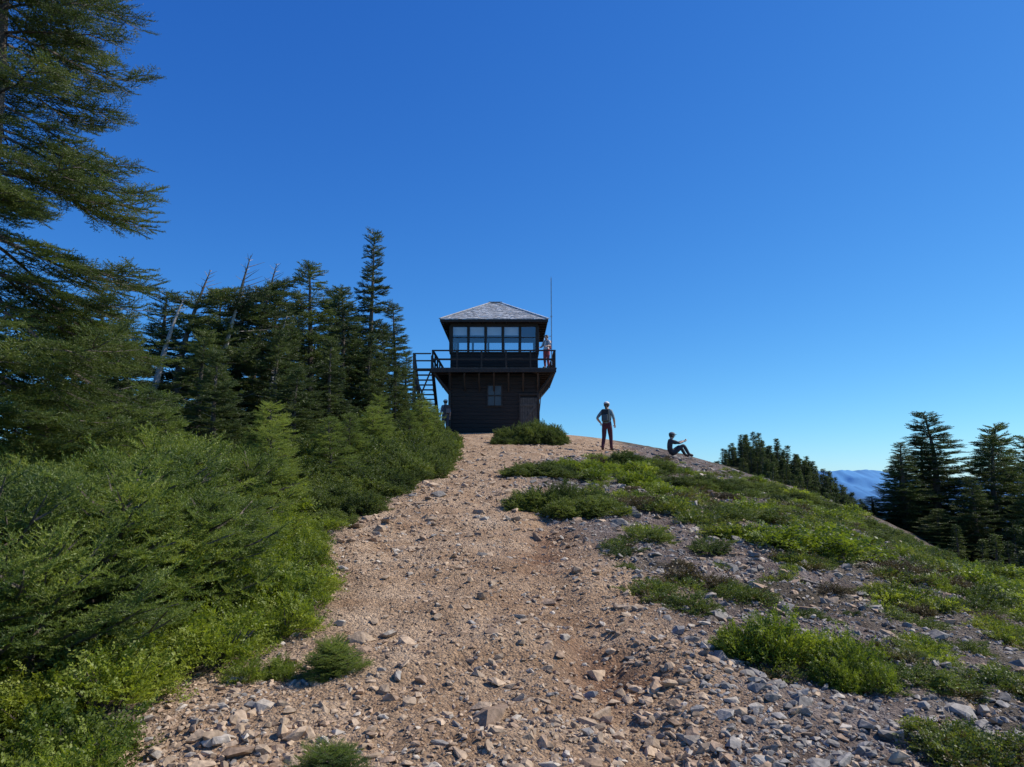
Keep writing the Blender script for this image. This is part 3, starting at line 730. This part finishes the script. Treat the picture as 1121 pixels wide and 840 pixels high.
a.beam((x0,y0s-.62,CF-.1),(x1,y0s-.62,.9),.07,.07); a.beam((x1,y0s-.62,CF-.1),(x0,y0s-.62,.9),.07,.07)
a.make('stairs',M_greywood,LK,.005)
a=MB(); a.box((2.86,-2.9,CF+2.35),(.045,.045,4.4)); a.box((2.86,-2.9,CF+4.5),(.02,.02,.3)); a.box((2.86,-2.9,CF+2.6),(.09,.09,.05)); a.box((2.80,-2.9,CF+1.6),(.12,.03,.03)); a.make('antenna_pole',M_metal,LK)
a=MB(); pts=[(2.95,-2.95,CF-.05),(2.7,-2.75,CF-.5),(2.35,-2.5,CF-1.2),(2.25,-2.35,CF-2.2),(2.24,-2.3,0)]
for p,q in zip(pts,pts[1:]): a.beam(p,q,.03,.03)
a.make('ground_cable',M_trim,LK)
a=MB(); a.box((0,0,-.22),(2*W+.3,2*W+.3,.5)); a.make('foundation',simple('foundation_stone',(.2,.18,.16),.9,.35,5,bump=.8,bscale=8),LK,.03)

# ---------------------------------------------------------------- people
def skinned(name,verts,edges,rad,root,subs=2):
    me=bpy.data.meshes.new(name); me.from_pydata([tuple(v) for v in verts],edges,[])
    ob=bpy.data.objects.new(name,me); COL.objects.link(ob)
    sk=ob.modifiers.new('s','SKIN'); sk.use_smooth_shade=True
    for i,r in enumerate(rad):
        d=me.skin_vertices[0].data[i]; d.radius=r if isinstance(r,tuple) else (r,r)
        d.use_root=(i in (root if isinstance(root,(list,tuple)) else [root]))
    ss=ob.modifiers.new('u','SUBSURF'); ss.levels=subs; ss.render_levels=subs
    dg=bpy.context.evaluated_depsgraph_get(); dg.update()
    m2=bpy.data.meshes.new_from_object(ob.evaluated_get(dg)); bpy.data.objects.remove(ob)
    return m2
def cloth(n,c): return simple(n,c,.85,.18,12,bump=.2)
M_skin=simple('skin',(.52,.32,.23),.55,.08,8)
def sphere_obj(name,loc,sc,mat,par,seg=16):
    bm=bmesh.new(); bmesh.ops.create_uvsphere(bm,u_segments=seg,v_segments=seg//2+2,radius=1)
    for v in bm.verts: v.co=Vector((v.co.x*sc[0]+loc[0],v.co.y*sc[1]+loc[1],v.co.z*sc[2]+loc[2]))
    me=bpy.data.meshes.new(name); bm.to_mesh(me); bm.free(); me.materials.append(mat)
    for p in me.polygons:p.use_smooth=True
    o=bpy.data.objects.new(name,me);COL.objects.link(o);o.parent=par;return o
def hiker(loc,rz,J,shirt,pants,hat,hair,pack,s=1.0,sleeve=False,shorts=False,name='hiker',tail=False):
    par=empty(name,loc); par.rotation_euler=(0,0,rz); par.scale=(s,s,s)
    keys=['pelvis','waist','chest','nb','neck','hl','hm','ht','shL','elL','wrL','shR','elR','wrR','hipL','knL','anL','toL','hipR','knR','anR','toR']
    V=[Vector(J[k]) for k in keys]; I={k:i for i,k in enumerate(keys)}
    bones=[('pelvis','waist'),('waist','chest'),('chest','nb'),('nb','neck'),('neck','hl'),('hl','hm'),('hm','ht'),('chest','shL'),('shL','elL'),('elL','wrL'),('chest','shR'),('shR','elR'),('elR','wrR'),('pelvis','hipL'),('hipL','knL'),('knL','anL'),('anL','toL'),('pelvis','hipR'),('hipR','knR'),('knR','anR'),('anR','toR')]
    rad=[(.165,.135),(.14,.11),(.17,.125),(.085,.08),(.055,.058),(.078,.085),(.092,.102),(.058,.068),.075,.050,.033,.075,.050,.033,.115,.076,.055,.052,.115,.076,.055,.052]
    me=skinned('body',V,[(I[a],I[b]) for a,b in bones],rad,0)
    mats=[cloth('shirt_fabric',shirt),cloth('trouser_fabric',pants),M_skin,simple('boot_leather',(.06,.045,.035),.7)]
    for m in mats: me.materials.append(m)
    mt={}
    for a,b in bones:
        k=0
        if b in('hipL','hipR','knL','knR','anL','anR'): k=1
        if b in('neck','hl','hm','ht'): k=2
        if b in('wrL','wrR') and not sleeve: k=2
        if shorts and b in('anL','anR'): k=2
        if b in('toL','toR'): k=3
        mt[(a,b)]=k
    for p in me.polygons:
        c=p.center; best=9;bk=0
        for a,b in bones:
            A=V[I[a]];B=V[I[b]];d=B-A;t=max(0,min(1,(c-A).dot(d)/d.length_squared));q=(A+d*t-c).length/ (1.0 if a in('pelvis','waist','chest','nb') else .75)
            if q<best: best=q;bk=mt[(a,b)]
        if bk==0 and c.z<V[0].z+.02 and (c-V[0]).length<.3 : bk=1
        p.material_index=bk; p.use_smooth=True
    o=bpy.data.objects.new('body',me);COL.objects.link(o);o.parent=par
    for sd,el,wr in((1,'elL','wrL'),(-1,'elR','wrR')):
        W0=Vector(J[wr]); d=(W0-Vector(J[el])).normalized(); side=d.cross(Vector((0,1,.2))).normalized()
        if side.length<.1: side=Vector((1,0,0))
        nrm=d.cross(side).normalized()
        vs=[W0-d*.02,W0+d*.04,W0+d*.085]; ed=[(0,1),(1,2)]; rd=[(.026,.02),(.036,.018),(.034,.014)]; roots=[0]
        for f,(off,ln) in enumerate(((-.028,.062),(-.010,.075),(.010,.070),(.027,.055))):
            i=len(vs); b0=W0+d*.075+side*off
            vs+=[b0,b0+d*ln*.5+nrm*.008,b0+d*ln*.85+nrm*.028]; ed+=[(i,i+1),(i+1,i+2)]; rd+=[.0095,.0088,.0075]; roots.append(i)
        i=len(vs); b0=W0+d*.03-side*.025
        vs+=[b0,b0-side*.03+d*.025,b0-side*.035+d*.055+nrm*.01]; ed+=[(i,i+1),(i+1,i+2)]; rd+=[.012,.0105,.0085]; roots.append(i)
        hm=skinned('hand',vs,ed,rd,roots,1); hm.materials.append(M_skin)
        o=bpy.data.objects.new('hand_left' if sd>0 else 'hand_right',hm);COL.objects.link(o);o.parent=par
    H=Vector(J['hm'])
    sphere_obj('nose',H+Vector((0,.106,-.015)),(.012,.018,.018),M_skin,par,10)
    eye=simple('eye_dark',(.03,.02,.02),.3)
    for e in(-1,1):
        sphere_obj('eye',H+Vector((e*.031,.093,.012)),(.012,.008,.008),eye,par,8)
        sphere_obj('ear',H+Vector((e*.092,.0,-.01)),(.012,.02,.03),M_skin,par,8)
    sphere_obj('mouth',H+Vector((0,.093,-.055)),(.024,.008,.006),simple('lips',(.35,.13,.11),.5),par,8)
    hm=simple('hair',hair,.7)
    sphere_obj('hair',H+Vector((0,-.022,.008)),(.099,.100,.106),hm,par)
    if tail: sphere_obj('ponytail',H+Vector((0,-.115,-.075)),(.028,.03,.095),hm,par)
    if hat:
        hc=cloth('hat_fabric',hat); bm=bmesh.new(); bmesh.ops.create_uvsphere(bm,u_segments=20,v_segments=12,radius=1)
        bmesh.ops.delete(bm,geom=[v for v in bm.verts if v.co.z<-.05],context='VERTS')
        for v in bm.verts: v.co=Vector((v.co.x*.106,v.co.y*.118-.012,v.co.z*.088+.036))+H
        vs=[];n=20
        for k in range(n+1):
            an=math.pi*k/n; vs.append((bm.verts.new(H+Vector((.098*math.cos(an),.098*math.sin(an),.045))),bm.verts.new(H+Vector((.10*math.cos(an),.098*math.sin(an)+.085*math.sin(an)**.6,.025)))))
        for k in range(n): bm.faces.new((vs[k][0],vs[k+1][0],vs[k+1][1],vs[k][1]))
        m3=bpy.data.meshes.new('cap');bm.to_mesh(m3);bm.free();m3.materials.append(hc)
        for p in m3.polygons:p.use_smooth=True
        o=bpy.data.objects.new('cap',m3);COL.objects.link(o);o.parent=par
        so=o.modifiers.new('t','SOLIDIFY'); so.thickness=.004
    if pack:
        Cc=(Vector(J['chest'])+Vector(J['waist']))/2; up=(Vector(J['nb'])-Vector(J['waist'])).normalized(); fw=Vector((0,1,0)); fw=(fw-up*fw.dot(up)).normalized(); rt=fw.cross(up)
        Rm=Matrix((rt,fw,up)).transposed()
        a=MB(); a.box(Cc-fw*.20+up*.05,(.27,.16,.44),Rm); ob=a.make('backpack',cloth('pack_fabric',pack),par,.045); ob.modifiers['b'].segments=3
        a=MB(); a.box(Cc-fw*.295-up*.03,(.20,.06,.22),Rm); ob=a.make('pack_pocket',cloth('pack_pocket_fabric',tuple(c*2+.02 for c in pack)),par,.022); ob.modifiers['b'].segments=3
        a=MB()
        for e in(-1,1):
            S0=Vector(J['nb'])+rt*e*.09
            pp=[S0-fw*.13-up*.03,S0-fw*.03+up*.035,S0+fw*.10-up*.05,Cc+rt*e*.12+fw*.125,Cc+rt*e*.15-fw*.10-up*.12]
            for p,q in zip(pp,pp[1:]): a.beam(p,q,.04,.012)
        a.make('pack_straps',cloth('strap_fabric',(.02,.02,.02)),par,.003)
    return par
ST=dict(pelvis=(0,0,.93),waist=(0,.01,1.08),chest=(0,0,1.27),nb=(0,-.01,1.42),neck=(0,.0,1.47),hl=(0,.015,1.535),hm=(0,.015,1.60),ht=(0,.005,1.68),
 shL=(.165,-.01,1.37),elL=(.24,-.03,1.10),wrL=(.26,.06,.87),shR=(-.165,-.01,1.37),elR=(-.24,-.03,1.10),wrR=(-.26,.06,.87),
 hipL=(.085,0,.86),knL=(.10,.02,.47),anL=(.10,-.02,.09),toL=(.12,.15,.05),hipR=(-.085,0,.86),knR=(-.10,.02,.47),anR=(-.10,-.02,.09),toR=(-.12,.15,.05))
J1=dict(ST); J1.update(elR=(-.33,-.10,1.13),wrR=(-.23,.03,.97),knL=(.11,.10,.48),anL=(.12,.12,.09),toL=(.15,.30,.05),knR=(-.11,0,.48),anR=(-.13,-.14,.10),toR=(-.17,.03,.05),elL=(.25,.0,1.11),wrL=(.24,.16,.92))
hiker((3.32,26,Gf(3.32,26)+.03),-.35,J1,(.22,.29,.30),(.09,.022,.032),(.70,.67,.62),(.10,.06,.035),(.025,.04,.045),1.0,tail=True)
J2=dict(ST); J2.update(pelvis=(0,0,.14),waist=(0,-.05,.28),chest=(0,-.05,.47),nb=(0,.0,.61),neck=(0,.02,.655),hl=(0,.05,.71),hm=(0,.06,.775),ht=(0,.055,.85),
 shL=(.16,.0,.56),elL=(.19,.25,.48),wrL=(.12,.46,.56),shR=(-.16,0,.56),elR=(-.2,.26,.50),wrR=(-.10,.50,.58),
 hipL=(.09,.06,.13),knL=(.16,.42,.42),anL=(.14,.62,.08),toL=(.15,.78,.035),hipR=(-.09,.06,.13),knR=(-.17,.40,.40),anR=(-.15,.58,.08),toR=(-.16,.74,.035))
hiker((5.75,27,Gf(5.75,27)+.0),-1.45,J2,(.05,.05,.055),(.045,.045,.05),(.14,.14,.15),(.04,.03,.02),None,1.0,sleeve=False)
J3=dict(ST); J3.update(elR=(-.27,.05,1.12),wrR=(-.2,.28,1.08),elL=(.26,.03,1.12),wrL=(.22,.27,1.06))
hiker((1.72,36.5,2.45+CF),2.5,J3,(.60,.55,.53),(.35,.07,.07),None,(.08,.05,.03),(.22,.04,.04),1.0)
hiker((-3.25,36.2,Gf(-3.25,36.2)),.5,ST,(.14,.16,.2),(.05,.05,.07),(.45,.45,.42),(.05,.04,.03),(.06,.05,.05),1.0)

# ---------------------------------------------------------------- light, sky, camera
AZ,EL=math.radians(76),math.radians(46)
sd=Vector((math.sin(AZ)*math.cos(EL),math.cos(AZ)*math.cos(EL),math.sin(EL)))
sl=bpy.data.lights.new('sun','SUN'); sl.energy=5.0; sl.angle=math.radians(.5); sl.color=(1,.95,.87)
so=bpy.data.objects.new('sun',sl); so.rotation_euler=sd.to_track_quat('Z','Y').to_euler(); so.location=(20,20,30); COL.objects.link(so)
w=bpy.data.worlds.new('World'); scene.world=w; w.use_nodes=True; nt=w.node_tree; nt.nodes.clear()
sk=nt.nodes.new('ShaderNodeTexSky'); sk.sky_type='NISHITA'; sk.sun_disc=False; sk.sun_elevation=EL; sk.sun_rotation=AZ
sk.altitude=1800; sk.air_density=1.0; sk.dust_density=.6; sk.ozone_density=3.0
SS=.13
sep=nt.nodes.new('ShaderNodeSeparateColor'); cmb=nt.nodes.new('ShaderNodeCombineColor'); nt.links.new(sk.outputs[0],sep.inputs[0])
for i,(gm,mu) in enumerate(((1.42,.58),(1.08,.83),(.68,1.03))):   # clear mountain-air tint
    m1=N(nt,'ShaderNodeMath',operation='MULTIPLY'); m1.inputs[1].default_value=SS; nt.links.new(sep.outputs[i],m1.inputs[0])
    m2=N(nt,'ShaderNodeMath',operation='POWER'); m2.inputs[1].default_value=gm; nt.links.new(m1.outputs[0],m2.inputs[0])
    m3=N(nt,'ShaderNodeMath',operation='MULTIPLY'); m3.inputs[1].default_value=mu/SS; nt.links.new(m2.outputs[0],m3.inputs[0]); nt.links.new(m3.outputs[0],cmb.inputs[i])
bg=nt.nodes.new('ShaderNodeBackground'); bg.inputs[1].default_value=SS
ow=nt.nodes.new('ShaderNodeOutputWorld')
nt.links.new(cmb.outputs[0],bg.inputs[0]); nt.links.new(bg.outputs[0],ow.inputs[0])
cam=bpy.data.cameras.new('camera'); cam.sensor_width=36; cam.lens=26.17; cam.clip_start=.05; cam.clip_end=120000
co=bpy.data.objects.new('camera',cam); co.location=(0,0,0); co.rotation_euler=(math.radians(97.69),0,0); COL.objects.link(co)
scene.camera=co
scene.view_settings.view_transform='Standard'; scene.view_settings.look='None'; scene.view_settings.exposure=0
print('shrubs',cnt,'cover',c,'heath',len(hp))
